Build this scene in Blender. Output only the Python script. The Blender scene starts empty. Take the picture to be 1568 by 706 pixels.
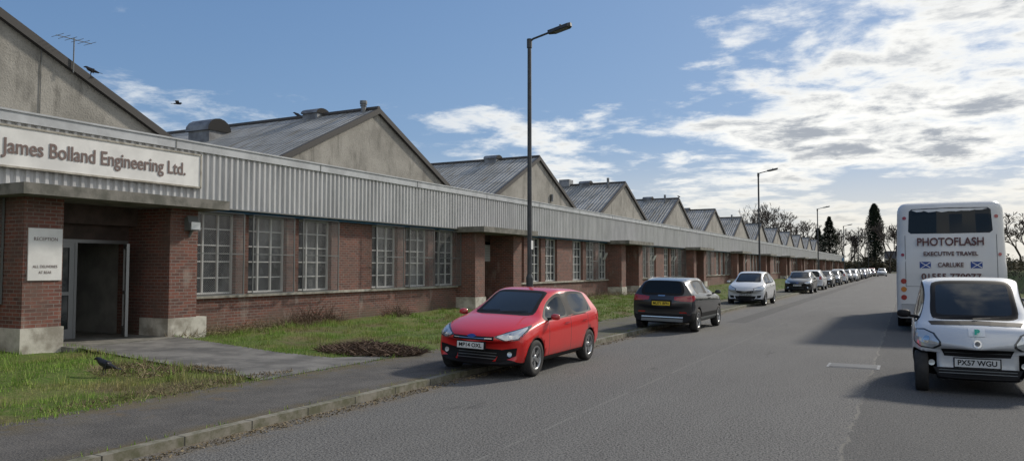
import bpy, bmesh, math, random
from mathutils import Vector, Matrix
from mathutils.bvhtree import BVHTree
random.seed(7)
R=random.random
def U(a,b): return a+(b-a)*random.random()
S=bpy.context.scene
COL=S.collection
# ---------------------------------------------------------------- materials
class N:
    def __init__(s,nt): s.nt=nt
    def new(s,t,**k):
        n=s.nt.nodes.new(t)
        for a,b in k.items(): setattr(n,a,b)
        return n
    def put(s,i,v):
        if v is None: return
        if isinstance(v,bpy.types.NodeSocket): s.nt.links.new(v,i)
        elif isinstance(v,(tuple,list)):
            if len(i.default_value)==4 and len(v)==3: v=tuple(v)+(1,)
            i.default_value=v
        else: i.default_value=v
    def m(s,op,a,b=None,c=None,clamp=False):
        n=s.new('ShaderNodeMath',operation=op,use_clamp=clamp)
        s.put(n.inputs[0],a); s.put(n.inputs[1],b)
        if c is not None: s.put(n.inputs[2],c)
        return n.outputs[0]
    def mix(s,f,a,b,bt='MIX'):
        n=s.new('ShaderNodeMix',data_type='RGBA',blend_type=bt)
        s.put(n.inputs[0],f); s.put(n.inputs[6],a); s.put(n.inputs[7],b)
        return n.outputs[2]
    def noise(s,vec,scale,detail=4,rough=.55,dist=0):
        n=s.new('ShaderNodeTexNoise'); s.put(n.inputs['Vector'],vec)
        n.inputs['Scale'].default_value=scale; n.inputs['Detail'].default_value=detail
        n.inputs['Roughness'].default_value=rough; n.inputs['Distortion'].default_value=dist
        return n.outputs[0]
    def ss(s,x,a,b,lo=0,hi=1):
        n=s.new('ShaderNodeMapRange',interpolation_type='SMOOTHSTEP')
        s.put(n.inputs[0],x); n.inputs[1].default_value=a; n.inputs[2].default_value=b
        n.inputs[3].default_value=lo; n.inputs[4].default_value=hi
        return n.outputs[0]
    def xyz(s,v):
        n=s.new('ShaderNodeSeparateXYZ'); s.put(n.inputs[0],v); return n.outputs
    def comb(s,x,y,z):
        n=s.new('ShaderNodeCombineXYZ'); s.put(n.inputs[0],x); s.put(n.inputs[1],y); s.put(n.inputs[2],z); return n.outputs[0]
    def scalev(s,v,sc):
        n=s.new('ShaderNodeMapping'); s.put(n.inputs[0],v); n.inputs[3].default_value=sc; return n.outputs[0]
    def bump(s,h,st,d=.01):
        n=s.new('ShaderNodeBump'); s.put(n.inputs['Height'],h); n.inputs['Strength'].default_value=st; n.inputs['Distance'].default_value=d; return n.outputs[0]
def mat(name,col=(.5,.5,.5),rough=.6,metal=0,fn=None,coat=0,spec=.5,emit=None):
    m=bpy.data.materials.new(name); m.use_nodes=True
    b=m.node_tree.nodes['Principled BSDF']; n=N(m.node_tree)
    b.inputs['Base Color'].default_value=tuple(col)+(1,)
    b.inputs['Roughness'].default_value=rough; b.inputs['Metallic'].default_value=metal
    b.inputs['Coat Weight'].default_value=coat; b.inputs['Coat Roughness'].default_value=.04
    b.inputs['Specular IOR Level'].default_value=spec
    n.b=b
    n.P=n.new('ShaderNodeNewGeometry').outputs['Position'] if fn else None
    n.O=n.new('ShaderNodeTexCoord').outputs['Object'] if fn else None
    if fn: fn(n)
    return m
def mottled(name,c1,c2,scale=3,rough=.7,metal=0,bs=0,bscale=30,**k):
    def f(n):
        a=n.noise(n.P,scale,6,.6)
        n.put(n.b.inputs['Base Color'],n.mix(n.ss(a,.35,.65),c1,c2))
        if bs: n.put(n.b.inputs['Normal'],n.bump(n.noise(n.P,bscale,4),bs))
    return mat(name,rough=rough,metal=metal,fn=f,**k)
def f_brick(n):
    x,y,z=n.xyz(n.P)
    v=n.comb(n.m('ADD',x,y),z,0)
    t=n.new('ShaderNodeTexBrick'); n.put(t.inputs['Vector'],v)
    n.put(t.inputs['Color1'],(.19,.070,.050)); n.put(t.inputs['Color2'],(.09,.045,.038)); n.put(t.inputs['Mortar'],(.21,.19,.17))
    t.inputs['Scale'].default_value=1; t.inputs['Mortar Size'].default_value=.008; t.inputs['Mortar Smooth'].default_value=.2
    t.inputs['Bias'].default_value=-.1; t.inputs['Brick Width'].default_value=.235; t.inputs['Row Height'].default_value=.078
    a=n.noise(n.P,1.1,5,.65); b=n.noise(n.P,9,3)
    c=n.mix(n.ss(a,.42,.78),t.outputs[0],(.12,.08,.065)); 
    c=n.mix(n.m('MULTIPLY',n.ss(b,.55,.75),.5),c,(.25,.15,.115))
    low=n.m('MULTIPLY',n.ss(z,.65,.05),n.ss(a,.35,.6)); c=n.mix(n.m('MULTIPLY',low,.55),c,(.09,.085,.05))
    wh=n.m('MULTIPLY',n.ss(n.noise(n.scalev(n.P,(1,1,.35)),2.3,5),.58,.72),.45); c=n.mix(wh,c,(.33,.29,.25))
    n.put(n.b.inputs['Base Color'],c)
    n.put(n.b.inputs['Normal'],n.bump(n.m('ADD',n.m('MULTIPLY',t.outputs[1],-1),n.m('MULTIPLY',b,.4)),.5,.008))
M={}
M['brick']=mat('brick',rough=.9,fn=f_brick)
def f_clad(n):
    x,y,z=n.xyz(n.P)
    a=n.noise(n.scalev(n.P,(1,1,.25)),1.6,6,.65); b=n.noise(n.scalev(n.P,(1,8,.6)),2.0,4)
    c=n.mix(n.ss(a,.35,.7),(.50,.505,.51),(.38,.385,.39))
    c=n.mix(n.m('MULTIPLY',n.ss(b,.5,.75),.4),c,(.28,.28,.27))
    st=n.m('MULTIPLY',n.ss(n.noise(n.scalev(n.P,(1,14,.15)),1.0,5,.7),.56,.7),n.ss(z,3.4,4.9)); c=n.mix(n.m('MULTIPLY',st,.4),c,(.20,.19,.17))
    n.put(n.b.inputs['Base Color'],c)
M['clad']=mat('cladding_sheet',rough=.5,fn=f_clad)
M['cap']=mottled('fascia_cap',(.46,.48,.50),(.35,.365,.38),2,.45)
M['concrete']=mottled('concrete',(.20,.19,.17),(.10,.10,.085),3,.9,bs=.4)
M['sillw']=mottled('painted_sill',(.42,.40,.35),(.25,.23,.19),4,.8)
M['plinth']=mottled('painted_plinth',(.54,.52,.46),(.25,.23,.19),2.2,.85,bs=.3)
M['blue']=mottled('blue_trim',(.03,.16,.33),(.03,.10,.2),4,.5)
M['frame']=mat('window_frame',(.52,.53,.52),.5)
M['gframe']=mat('grille_frame',(.13,.14,.14),.6)
M['alu']=mat('aluminium_frame',(.26,.27,.28),.4,.6)
def f_glass(n):
    a=n.noise(n.P,.9,4); b=n.noise(n.P,5,2)
    n.put(n.b.inputs['Base Color'],n.mix(n.ss(a,.42,.66),(.018,.024,.03),(.13,.14,.145)))
    n.put(n.b.inputs['Roughness'],n.ss(b,.3,.7,.10,.3))
M['wglass']=mat('window_glass',rough=.15,fn=f_glass)
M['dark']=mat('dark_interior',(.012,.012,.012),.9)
M['inter']=mottled('interior_wall',(.42,.42,.40),(.30,.30,.29),2,.9)
def f_grille(n):
    x,y,z=n.xyz(n.P)
    k=16.0
    a=n.m('FRACT',n.m('MULTIPLY',n.m('ADD',n.m('ADD',y,x),z),k)); b=n.m('FRACT',n.m('MULTIPLY',n.m('SUBTRACT',n.m('ADD',y,x),z),k))
    w=n.m('MAXIMUM',n.m('LESS_THAN',a,.10),n.m('LESS_THAN',b,.10))
    tr=n.new('ShaderNodeBsdfTransparent'); mx=n.new('ShaderNodeMixShader')
    n.put(mx.inputs[0],w); n.put(mx.inputs[1],tr.outputs[0]); n.put(mx.inputs[2],n.b.outputs[0])
    out=[q for q in n.nt.nodes if q.type=='OUTPUT_MATERIAL'][0]; n.nt.links.new(mx.outputs[0],out.inputs[0])
M['mesh']=mat('wire_mesh',(.20,.20,.20),.6,fn=f_grille)
def f_render(n):
    x,y,z=n.xyz(n.P)
    a=n.noise(n.P,.55,6,.65); b=n.noise(n.scalev(n.P,(1,1,.3)),2.2,5,.6); c0=n.noise(n.P,18,3,.7)
    c=n.mix(n.ss(a,.35,.68),(.36,.345,.31),(.24,.23,.205)); c=n.mix(n.m('MULTIPLY',n.ss(b,.50,.72),.7),c,(.13,.125,.11))
    c=n.mix(n.m('MULTIPLY',n.ss(c0,.5,.7),.35),c,(.11,.105,.10))
    n.put(n.b.inputs['Base Color'],c); n.put(n.b.inputs['Normal'],n.bump(c0,.6,.03))
M['render']=mat('roughcast_render',rough=.95,fn=f_render)
def f_roof(n):
    x,y,z=n.xyz(n.P)
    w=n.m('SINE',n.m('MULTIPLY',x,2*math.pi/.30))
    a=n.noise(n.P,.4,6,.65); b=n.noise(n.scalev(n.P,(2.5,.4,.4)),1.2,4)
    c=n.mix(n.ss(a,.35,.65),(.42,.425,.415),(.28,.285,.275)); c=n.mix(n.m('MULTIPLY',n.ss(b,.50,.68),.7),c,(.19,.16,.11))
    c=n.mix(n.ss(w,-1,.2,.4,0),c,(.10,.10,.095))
    pan=n.m('FRACT',n.m('MULTIPLY',x,1/1.05)); c=n.mix(n.m('MULTIPLY',n.m('LESS_THAN',pan,.06),.5),c,(.09,.09,.085))
    lap=n.m('FRACT',n.m('MULTIPLY',z,1/.9)); c=n.mix(n.m('MULTIPLY',n.m('LESS_THAN',lap,.06),.45),c,(.09,.09,.085))
    n.put(n.b.inputs['Base Color'],c); n.put(n.b.inputs['Normal'],n.bump(w,.8,.04))
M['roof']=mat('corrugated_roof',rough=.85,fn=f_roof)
M['verge']=mat('verge_trim',(.055,.052,.05),.8)
M['flat']=mottled('flat_roof_felt',(.10,.10,.10),(.06,.06,.06),1,.9)
M['ventm']=mottled('vent_metal',(.24,.25,.26),(.12,.12,.125),1.5,.5,.3)
M['shutter']=mat('roller_shutter',(.45,.46,.46),.5,fn=lambda n:(n.put(n.b.inputs['Base Color'],n.mix(n.ss(n.m('FRACT',n.m('MULTIPLY',n.xyz(n.P)[2],9)),0,.3),(.14,.14,.14),(.42,.43,.43))),))
M['brown']=mottled('brown_panel',(.10,.07,.06),(.05,.035,.03),2,.7)
M['signw']=mottled('sign_white',(.72,.72,.70),(.60,.60,.585),1.5,.5)
M['signt']=mat('sign_letters',(.15,.105,.095),.6)
M['black']=mat('black_plastic',(.012,.012,.013),.6,spec=.2)
M['rubber']=mottled('tyre_rubber',(.018,.018,.018),(.03,.029,.028),6,.85)
M['alloy']=mat('alloy_wheel',(.42,.43,.44),.3,.8)
M['chrome']=mat('chrome',(.6,.6,.6),.15,1)
M['lampglass']=mat('headlamp_glass',(.55,.58,.6),.08,.4,coat=1)
M['lampdark']=mat('headlamp_housing',(.05,.055,.06),.15,.3,coat=1)
M['redlamp']=mat('tail_lamp_red',(.30,.012,.012),.15,coat=1)
M['amber']=mat('amber_lamp',(.5,.17,.02),.2,coat=1)
M['cglass']=mat('car_glass',(.010,.013,.015),.05,spec=.32)
M['wscreen']=mat('windscreen_glass',(.022,.026,.028),.05,spec=.5)
M['platew']=mat('plate_white',(.62,.63,.62),.4)
M['platey']=mat('plate_yellow',(.65,.48,.04),.4)
M['steel']=mottled('lamp_post_paint',(.06,.065,.07),(.04,.042,.045),5,.5,.2)
M['galv']=mottled('galvanised_steel',(.22,.23,.24),(.13,.135,.14),5,.5,.5)
def f_road(n):
    x,y,z=n.xyz(n.P)
    fine=n.noise(n.P,42,3,.75); f2=n.noise(n.P,14,4,.7); med=n.noise(n.scalev(n.P,(1,.25,1)),1.3,6,.65); big=n.noise(n.P,.22,4)
    c=n.mix(n.ss(med,.3,.7),(.074,.073,.073),(.112,.111,.109))
    c=n.mix(n.m('MULTIPLY',n.ss(big,.4,.65),.6),c,(.064,.064,.065))
    c=n.mix(n.ss(f2,.42,.66,0,.45),c,(.145,.142,.136))
    c=n.mix(n.ss(fine,.42,.60,.0,.8),c,(.21,.207,.197)); c=n.mix(n.ss(fine,.49,.36,.0,.85),c,(.02,.02,.021))
    wob=n.m('MULTIPLY',n.m('SUBTRACT',n.noise(n.scalev(n.P,(0,1,0)),1.1,5,.7),.5),.28)
    xs=n.m('ADD',x,n.m('ADD',wob,.62))
    par=n.ss(xs,-.03,.03); c=n.mix(n.m('MULTIPLY',par,.45),c,(.06,.06,.06))
    cr=n.m('LESS_THAN',n.m('ABSOLUTE',xs),.018); brk=n.ss(n.noise(n.P,2.5,3),.40,.52)
    c=n.mix(n.m('MULTIPLY',n.m('MULTIPLY',cr,brk),.6),c,(.21,.20,.175))
    sp=n.m('MULTIPLY',n.ss(n.m('ABSOLUTE',xs),.35,.0),n.ss(n.noise(n.P,14,3,.7),.56,.66)); c=n.mix(n.m('MULTIPLY',sp,.5),c,(.21,.19,.16))
    tr_=n.m('MULTIPLY',n.m('LESS_THAN',n.m('ABSOLUTE',n.m('ADD',x,n.m('ADD',5.15,n.m('MULTIPLY',wob,.3)))),.32),n.m('GREATER_THAN',y,26)); c=n.mix(n.m('MULTIPLY',tr_,.45),c,(.05,.05,.05))
    # darker wheel tracks and oil drips
    od=n.m('MULTIPLY',n.ss(n.noise(n.scalev(n.P,(1.6,.5,1)),1.0,5,.75),.60,.72),.5); c=n.mix(od,c,(.045,.045,.046))
    xj=n.m('ADD',x,n.m('ADD',3.72,n.m('MULTIPLY',wob,.25)))
    c=n.mix(n.m('MULTIPLY',n.m('LESS_THAN',n.m('ABSOLUTE',xj),.014),n.ss(n.noise(n.P,1.7,3),.38,.54,.05,.5)),c,(.22,.22,.205))
    gd=n.m('MULTIPLY',n.ss(x,-6.05,-6.62),n.ss(n.noise(n.P,3.5,5,.7),.35,.62)); c=n.mix(n.m('MULTIPLY',gd,.85),c,(.15,.12,.08))
    n.put(n.b.inputs['Base Color'],c); n.put(n.b.inputs['Normal'],n.bump(fine,.8,.02))
M['road']=mat('asphalt_road',rough=.9,fn=f_road,spec=.3)
def f_foot(n):
    x,y,z=n.xyz(n.P)
    fine=n.noise(n.P,45,3,.75); med=n.noise(n.P,1.2,6,.7)
    c=n.mix(n.ss(med,.35,.65),(.105,.10,.095),(.060,.058,.057)); c=n.mix(n.ss(fine,.45,.65,0,.6),c,(.18,.17,.155)); c=n.mix(n.ss(fine,.48,.38,0,.6),c,(.03,.03,.03))
    ed=n.m('MAXIMUM',n.ss(x,-8.1,-9.0),n.ss(x,-7.2,-6.85)); gd=n.m('MULTIPLY',ed,n.ss(n.noise(n.P,3,5,.7),.38,.58)); c=n.mix(n.m('MULTIPLY',gd,.85),c,(.11,.09,.05))
    sp=n.m('MULTIPLY',n.ss(n.noise(n.P,1.9,5,.75),.56,.68),n.ss(n.noise(n.P,.5,2),.45,.6)); c=n.mix(n.m('MULTIPLY',sp,.7),c,(.13,.10,.065))
    mo=n.m('MULTIPLY',n.ss(y,14,20),n.ss(n.noise(n.P,.9,5,.7),.4,.6)); c=n.mix(n.m('MULTIPLY',mo,.6),c,(.10,.10,.05))
    n.put(n.b.inputs['Base Color'],c); n.put(n.b.inputs['Normal'],n.bump(fine,.7,.015))
M['foot']=mat('asphalt_footway',rough=.92,fn=f_foot,spec=.3)
M['path']=mottled('path_tarmac',(.17,.165,.155),(.085,.083,.08),1.6,.9,bs=.5,bscale=40)
def f_kerb(n):
    x,y,z=n.xyz(n.P)
    c=n.mix(n.ss(n.noise(n.P,5,5,.7),.35,.65),(.22,.205,.17),(.10,.10,.06))
    j=n.m('LESS_THAN',n.m('FRACT',n.m('MULTIPLY',y,1/.915)),.02); c=n.mix(j,c,(.03,.03,.025))
    n.put(n.b.inputs['Base Color'],c)
M['kerb']=mat('kerb_stone',rough=.9,fn=f_kerb)
def f_turf(n):
    a=n.noise(n.P,.8,6,.65); b=n.noise(n.P,12,4,.7); 
    c=n.mix(n.ss(a,.42,.66),(.075,.12,.022),(.13,.135,.045)); c=n.mix(n.ss(b,.45,.7,0,.55),c,(.16,.14,.07))
    c=n.mix(n.ss(n.noise(n.P,.45,4),.53,.66,0,.7),c,(.12,.09,.055))
    n.put(n.b.inputs['Base Color'],c); n.put(n.b.inputs['Normal'],n.bump(b,.8,.05))
M['turf']=mat('grass_turf',rough=.95,fn=f_turf,spec=.2)
def f_blade(n):
    a=n.noise(n.P,.8,6,.65); b=n.noise(n.P,25,2); g=n.noise(n.P,.45,4)
    c=n.mix(n.ss(a,.44,.66),(.15,.28,.035),(.26,.27,.08)); c=n.mix(n.ss(b,.46,.62,0,.55),c,(.33,.29,.14))
    c=n.mix(n.ss(g,.54,.66,0,.65),c,(.26,.20,.11))
    n.put(n.b.inputs['Base Color'],c)
M['blade']=mat('grass_blades',rough=.8,fn=f_blade,spec=.2)
M['twig']=mottled('dry_twigs',(.14,.09,.06),(.07,.045,.03),6,.9)
M['straw']=mottled('dry_straw',(.24,.19,.11),(.12,.09,.05),6,.9)
M['hedge']=mottled('hedge_leaves',(.10,.075,.045),(.06,.06,.03),1.5,.9)
M['bark']=mottled('tree_bark',(.085,.065,.05),(.05,.04,.035),1,.95)
M['con']=mottled('conifer_leaves',(.018,.030,.016),(.045,.060,.028),1.2,.9)
M['con2']=mottled('cypress_leaves',(.012,.022,.013),(.03,.045,.022),1.0,.9)
M['field']=mottled('rough_ground',(.09,.085,.045),(.06,.07,.03),.3,.95)
M['crow']=mat('crow_feathers',(.012,.012,.016),.45)
M['busw']=mottled('coach_white_paint',(.66,.66,.65),(.60,.60,.59),.8,.3,coat=.5)
M['buslow']=mottled('coach_dirty_paint',(.42,.42,.42),(.34,.335,.33),1.2,.45,coat=.3)
M['maroon']=mat('maroon_letters',(.09,.025,.025),.5)
M['navy']=mat('blue_letters',(.02,.06,.25),.5)
M['teal']=mat('teal_sticker',(.02,.38,.26),.5)
M['white']=mat('white_paint',(.75,.75,.75),.5)
# ---------------------------------------------------------------- helpers
def empty(name,loc=(0,0,0),rot=(0,0,0),sc=1):
    o=bpy.data.objects.new(name,None); COL.objects.link(o); o.location=loc; o.rotation_euler=rot; o.scale=(sc,)*3; o.empty_display_size=.2
    return o
def link(me,name,parent=None,loc=(0,0,0),rot=(0,0,0),sc=(1,1,1)):
    o=bpy.data.objects.new(name,me); COL.objects.link(o); o.location=loc; o.rotation_euler=rot; o.scale=sc
    if parent: o.parent=parent
    return o
class MB:
    def __init__(s): s.v=[];s.f=[];s.m=[];s.mats=[];s.sm=[]
    def mi(s,k):
        if k not in s.mats: s.mats.append(k)
        return s.mats.index(k)
    def poly(s,pts,k,smooth=False):
        b=len(s.v); s.v+=[tuple(p) for p in pts]; s.f.append(tuple(range(b,b+len(pts)))); s.m.append(s.mi(k)); s.sm.append(smooth)
    def raw(s,vs,fs,k,smooth=False):
        b=len(s.v); s.v+=[tuple(p) for p in vs]; i=s.mi(k)
        for f in fs: s.f.append(tuple(b+q for q in f)); s.m.append(i); s.sm.append(smooth)
    def box(s,x0,x1,y0,y1,z0,z1,k):
        vs=[(x,y,z) for z in(z0,z1) for y in(y0,y1) for x in(x0,x1)]
        s.raw(vs,[(0,2,3,1),(4,5,7,6),(0,1,5,4),(2,6,7,3),(0,4,6,2),(1,3,7,5)],k)
    def hexa(s,vs,k): s.raw(vs,[(0,2,3,1),(4,5,7,6),(0,1,5,4),(2,6,7,3),(0,4,6,2),(1,3,7,5)],k)
    def tube(s,p0,p1,r0,r1,k,n=8,caps=True,smooth=True):
        p0=Vector(p0);p1=Vector(p1);d=(p1-p0)
        if d.length<1e-6: return
        d.normalize(); a=Vector((0,0,1)) if abs(d.z)<.9 else Vector((1,0,0))
        u=d.cross(a).normalized(); w=d.cross(u)
        vs=[]
        for p,r in((p0,r0),(p1,r1)):
            for i in range(n):
                t=2*math.pi*i/n; vs.append(p+u*(math.cos(t)*r)+w*(math.sin(t)*r))
        fs=[(i,(i+1)%n,n+(i+1)%n,n+i) for i in range(n)]
        s.raw(vs,fs,k,smooth)
        if caps: s.raw(vs,[tuple(range(n))[::-1],tuple(range(n,2*n))],k)
    def mesh(s,name):
        me=bpy.data.meshes.new(name); me.from_pydata(s.v,[],s.f)
        for k in s.mats: me.materials.append(M[k])
        me.polygons.foreach_set('material_index',s.m); me.polygons.foreach_set('use_smooth',s.sm); me.update()
        return me
    def obj(s,name,parent=None,**k): return link(s.mesh(name),name,parent,**k)
def text(body,size,loc,rot,k,parent,name='lettering',ext=.003,align='CENTER',width=None,bold=0):
    cu=bpy.data.curves.new(name,'FONT'); cu.body=body; cu.size=size; cu.extrude=ext; cu.align_x=align; cu.align_y='CENTER'; cu.offset=bold
    o=bpy.data.objects.new(name,cu); COL.objects.link(o); bpy.context.view_layer.update()
    dg=bpy.context.evaluated_depsgraph_get(); me=bpy.data.meshes.new_from_object(o.evaluated_get(dg))
    sx=1
    if width:
        xs=[v.co.x for v in me.vertices]; sx=width/(max(xs)-min(xs))
    bpy.data.objects.remove(o); me.materials.clear(); me.materials.append(M[k])
    for p_ in me.polygons: p_.material_index=0
    return link(me,name,parent,loc=loc,rot=rot,sc=(sx,1,1))
H90=math.pi/2
# ---------------------------------------------------------------- ground, road
def sheet(name,pts,z,k,parent=None):
    mb=MB(); mb.poly([(x,y,z) for x,y in pts],k); return mb.obj(name,parent)
sheet('ground',[(-2500,-2500),(2500,-2500),(2500,2500),(-2500,2500)],-.03,'field')
sheet('road',[(-6.7,-30),(5.6,-30),(5.6,252),(-6.7,252)],0,'road')
mb=MB(); mb.box(-6.83,-6.7,-30,252,-.03,.095,'kerb'); mb.obj('kerb')
mb=MB(); mb.box(5.6,5.75,-30,252,-.03,.11,'kerb'); mb.obj('kerb')
sheet('pavement',[(-9.1,-30),(-6.83,-30),(-6.83,252),(-9.1,252)],.088,'foot')
sheet('verge',[(5.75,-30),(40,-30),(40,252),(5.75,252)],.09,'turf')
PATH=[(-15.9,10.0),(-12.5,9.35),(-9.0,8.8),(-9.0,12.6),(-9.9,11.5),(-11.5,11.6),(-15.9,12.6)]
def pz(x): return .094+max(0,(-9.0-x))/6.9*.10
def inpath(x,y,m=0):
    c=False;n=len(PATH)
    for i in range(n):
        a=PATH[i];b=PATH[i-1]
        if (a[1]>y)!=(b[1]>y) and x<(b[0]-a[0])*(y-a[1])/(b[1]-a[1])+a[0]: c=not c
    return c
mb=MB()
nx,ny=34,560
def gz(x,y):
    e=min(1,max(0,(-9.1-x)/.5)); z=.084+e*(.05+.05*math.sin(x*1.7+y*.9)*math.sin(y*.55)+.02*math.sin(x*5+y*4.1))
    if 8.3<y<13.1:
        t=min(1,(y-8.3)/.5,(13.1-y)/.5); z=z*(1-t)+min(z,pz(x)-.004)*t
        if inpath(x,y) or inpath(x,y+.2) or inpath(x,y-.2): z=min(z,pz(x)-.03)
    return z
vs=[];fs=[]
for j in range(ny+1):
    y=-20+272*j/ny
    for i in range(nx+1):
        x=-17.2+(8.12)*i/nx; vs.append((x,y,gz(x,y)))
for j in range(ny):
    for i in range(nx):
        a=j*(nx+1)+i; fs.append((a,a+1,a+nx+2,a+nx+1))
mb.raw(vs,fs,'turf',True); mb.obj('grass_verge')
mb=MB(); mb.poly([(x,y,pz(x)) for x,y in PATH],'path'); mb.obj('path')
mb=MB()
vs=[];fs=[]
def blade(x,y,h,w,z0):
    t=U(0,6.28); l=U(0,.6)*h; t2=U(0,6.28)
    dx=math.cos(t)*w/2;dy=math.sin(t)*w/2; b=len(vs)
    vs.extend([(x-dx,y-dy,z0-.01),(x+dx,y+dy,z0-.01),(x+math.cos(t2)*l,y+math.sin(t2)*l,z0+h)]); fs.append((b,b+1,b+2))
def clump(x,y): return math.sin(x*2.3+1.1*math.sin(y*1.3))*math.sin(y*1.9+math.sin(x*2.1))
for (y0,y1,n) in ((4,20,54000),(20,45,24000),(45,110,14000)):
    for i in range(n):
        x=U(-15.7,-8.9); y=U(y0,y1)
        if inpath(x,y): continue
        c=clump(x,y)
        if R()>.5+.5*c: continue
        h=U(.03,.08)*(1+.5*c); 
        if x<-14.9: h*=1.8
        blade(x,y,h,.012 if y<20 else .03,gz(x,y))
for cl in range(280):
    cx=U(-15.6,-9);cy=U(5,45)
    if inpath(cx,cy): continue
    hh=U(.6,1.2)
    for i in range(28): blade(cx+U(-.12,.12),cy+U(-.12,.12),U(.08,.22)*hh,.014,gz(cx,cy))
for i in range(3200):
    y=U(3,60); x=-9.1+abs(random.gauss(0,.16)) if R()<.8 else -6.84-abs(random.gauss(0,.05))
    blade(x,y,U(.02,.06),.014,.09)
for i in range(700):
    t=R(); a,b=random.choice(((PATH[0],PATH[1]),(PATH[1],PATH[2]),(PATH[5],PATH[6]),(PATH[4],PATH[5])))
    x=a[0]*(1-t)+b[0]*t;y=a[1]*(1-t)+b[1]*t; blade(x+U(-.1,.1),y+U(-.1,.1),U(.03,.09),.014,pz(x))
mb.raw(vs,fs,'blade'); mb.obj('grass')
def brush(name,cx,cy,rx,ry,h,n,k,z0=.12,up=.5,th=.008):
    mb=MB()
    for i in range(n):
        a=U(0,6.28); q=math.sqrt(R()); x=cx+math.cos(a)*q*rx; y=cy+math.sin(a)*q*ry
        t=U(0,6.28); L=U(.15,.5)*h*1.6; el=U(-.1,1.3) if up>.6 else U(-.15,.6)
        z=z0+U(0,1)*h*(1-q)*.6
        d=Vector((math.cos(t)*math.cos(el),math.sin(t)*math.cos(el),math.sin(el)))*L
        p=Vector((x,y,z)); s=d.cross(Vector((U(-1,1),U(-1,1),U(-1,1)))).normalized()*th
        mb.poly([p-s,p+s,p+d],k)
    return mb.obj(name)
brush('pile_of_dry_leaves',-9.95,12.7,1.25,.75,.34,5200,'twig',z0=.11,up=.2,th=.014)
brush('dry_weeds',-15.9,17.6,.35,1.3,.85,700,'twig',up=1)
brush('dry_weeds',-11.2,8.2,1.0,.5,.3,500,'straw',up=1,z0=.14)
brush('dry_weeds',-15.6,15.2,.5,3.0,.4,1100,'straw',up=1,z0=.15)
brush('dry_weeds',-15.7,21.5,.35,.8,.6,350,'twig',up=1,z0=.15)
brush('dry_weeds',-15.6,40,.8,9.0,.5,1500,'straw',up=1,z0=.15)
brush('dry_weeds',-9.3,7.6,.3,2.2,.12,900,'straw',up=1,z0=.10)
brush('dry_weeds',-10.6,9.0,.8,.3,.14,600,'straw',up=1,z0=.11)
brush('leaf_litter',-6.52,8,.12,5.5,.05,1500,'straw',z0=.004,up=.2,th=.012)
brush('leaf_litter',-6.52,22,.14,9,.05,1100,'straw',z0=.004,up=.2,th=.012)
mb=MB(); mb.box(-1.40,-.50,15.32,15.98,-.02,.006,'galv'); mb.box(-1.35,-.55,15.38,15.92,.0,.012,'steel'); mb.obj('manhole_cover')
# ---------------------------------------------------------------- building
P=17.9; E0=11.05; XF=-16.6; NB=13
bl=empty('industrial_building')
wall=MB(); trim=MB(); win=MB(); gr=MB(); door=MB()
YEND=E0+P*(NB-1)+8.9
def window(y0,y1,z0=1.12,z1=3.32,grille=True,openp=False):
    win.box(-16.82,-16.80,y0,y1,z0,z1,'wglass')
    t=.05
    for (a,b,c,d) in ((y0,y1,z0,z0+t),(y0,y1,z1-t,z1),(y0,y0+t,z0+t,z1-t),(y1-t,y1,z0+t,z1-t)): win.box(-16.80,-16.74,a,b,c,d,'frame')
    w=y1-y0
    for i in (1,2):
        y=y0+w*i/3; win.box(-16.80,-16.745,y-.025,y+.025,z0+t,z1-t,'frame')
    for i in range(1,5):
        z=z0+(z1-z0)*i/5
        for j in range(3):
            a=y0+w*j/3+.026; b=y0+w*(j+1)/3-.026; win.box(-16.80,-16.75,a,b,z-.016,z+.016,'frame')
    if openp:
        for j in (0,2):
            a=y0+w*j/3+.03;b=y0+w*(j+1)/3-.03
            win.hexa([(-16.74,a,2.3),(-16.72,a,2.3),(-16.74,b,2.3),(-16.72,b,2.3),(-16.55,a,2.72),(-16.53,a,2.72),(-16.55,b,2.72),(-16.53,b,2.72)],'frame')
    if grille:
        xo=-16.36
        a,b=y0-.06,y1+.06; c,d=z0-.02,z1+.0
        gr.poly([(xo,a,c),(xo,b,c),(xo,b,d),(xo,a,d)],'mesh'); gr.poly([(xo,a,c),(xo,a,d),(-16.6,a,d),(-16.6,a,c)],'mesh'); gr.poly([(xo,b,c),(xo,b,d),(-16.6,b,d),(-16.6,b,c)],'mesh')
        r=.014
        for y in (a,b): gr.box(xo-r,xo+r,y-r,y+r,c,d,'gframe'); 
        for z in (c,d,(c+d)/2): gr.box(xo-r+.002,xo+r-.002,a+r,b-r,z-r,z+r,'gframe')
        for y in (a,b):
            for z in (c,d-.02): gr.box(-16.6,xo-r,y-r,y+r,z,z+.02,'gframe')
WO=[2.65,4.6,6.6,10.2,12.2,14.2]
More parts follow.
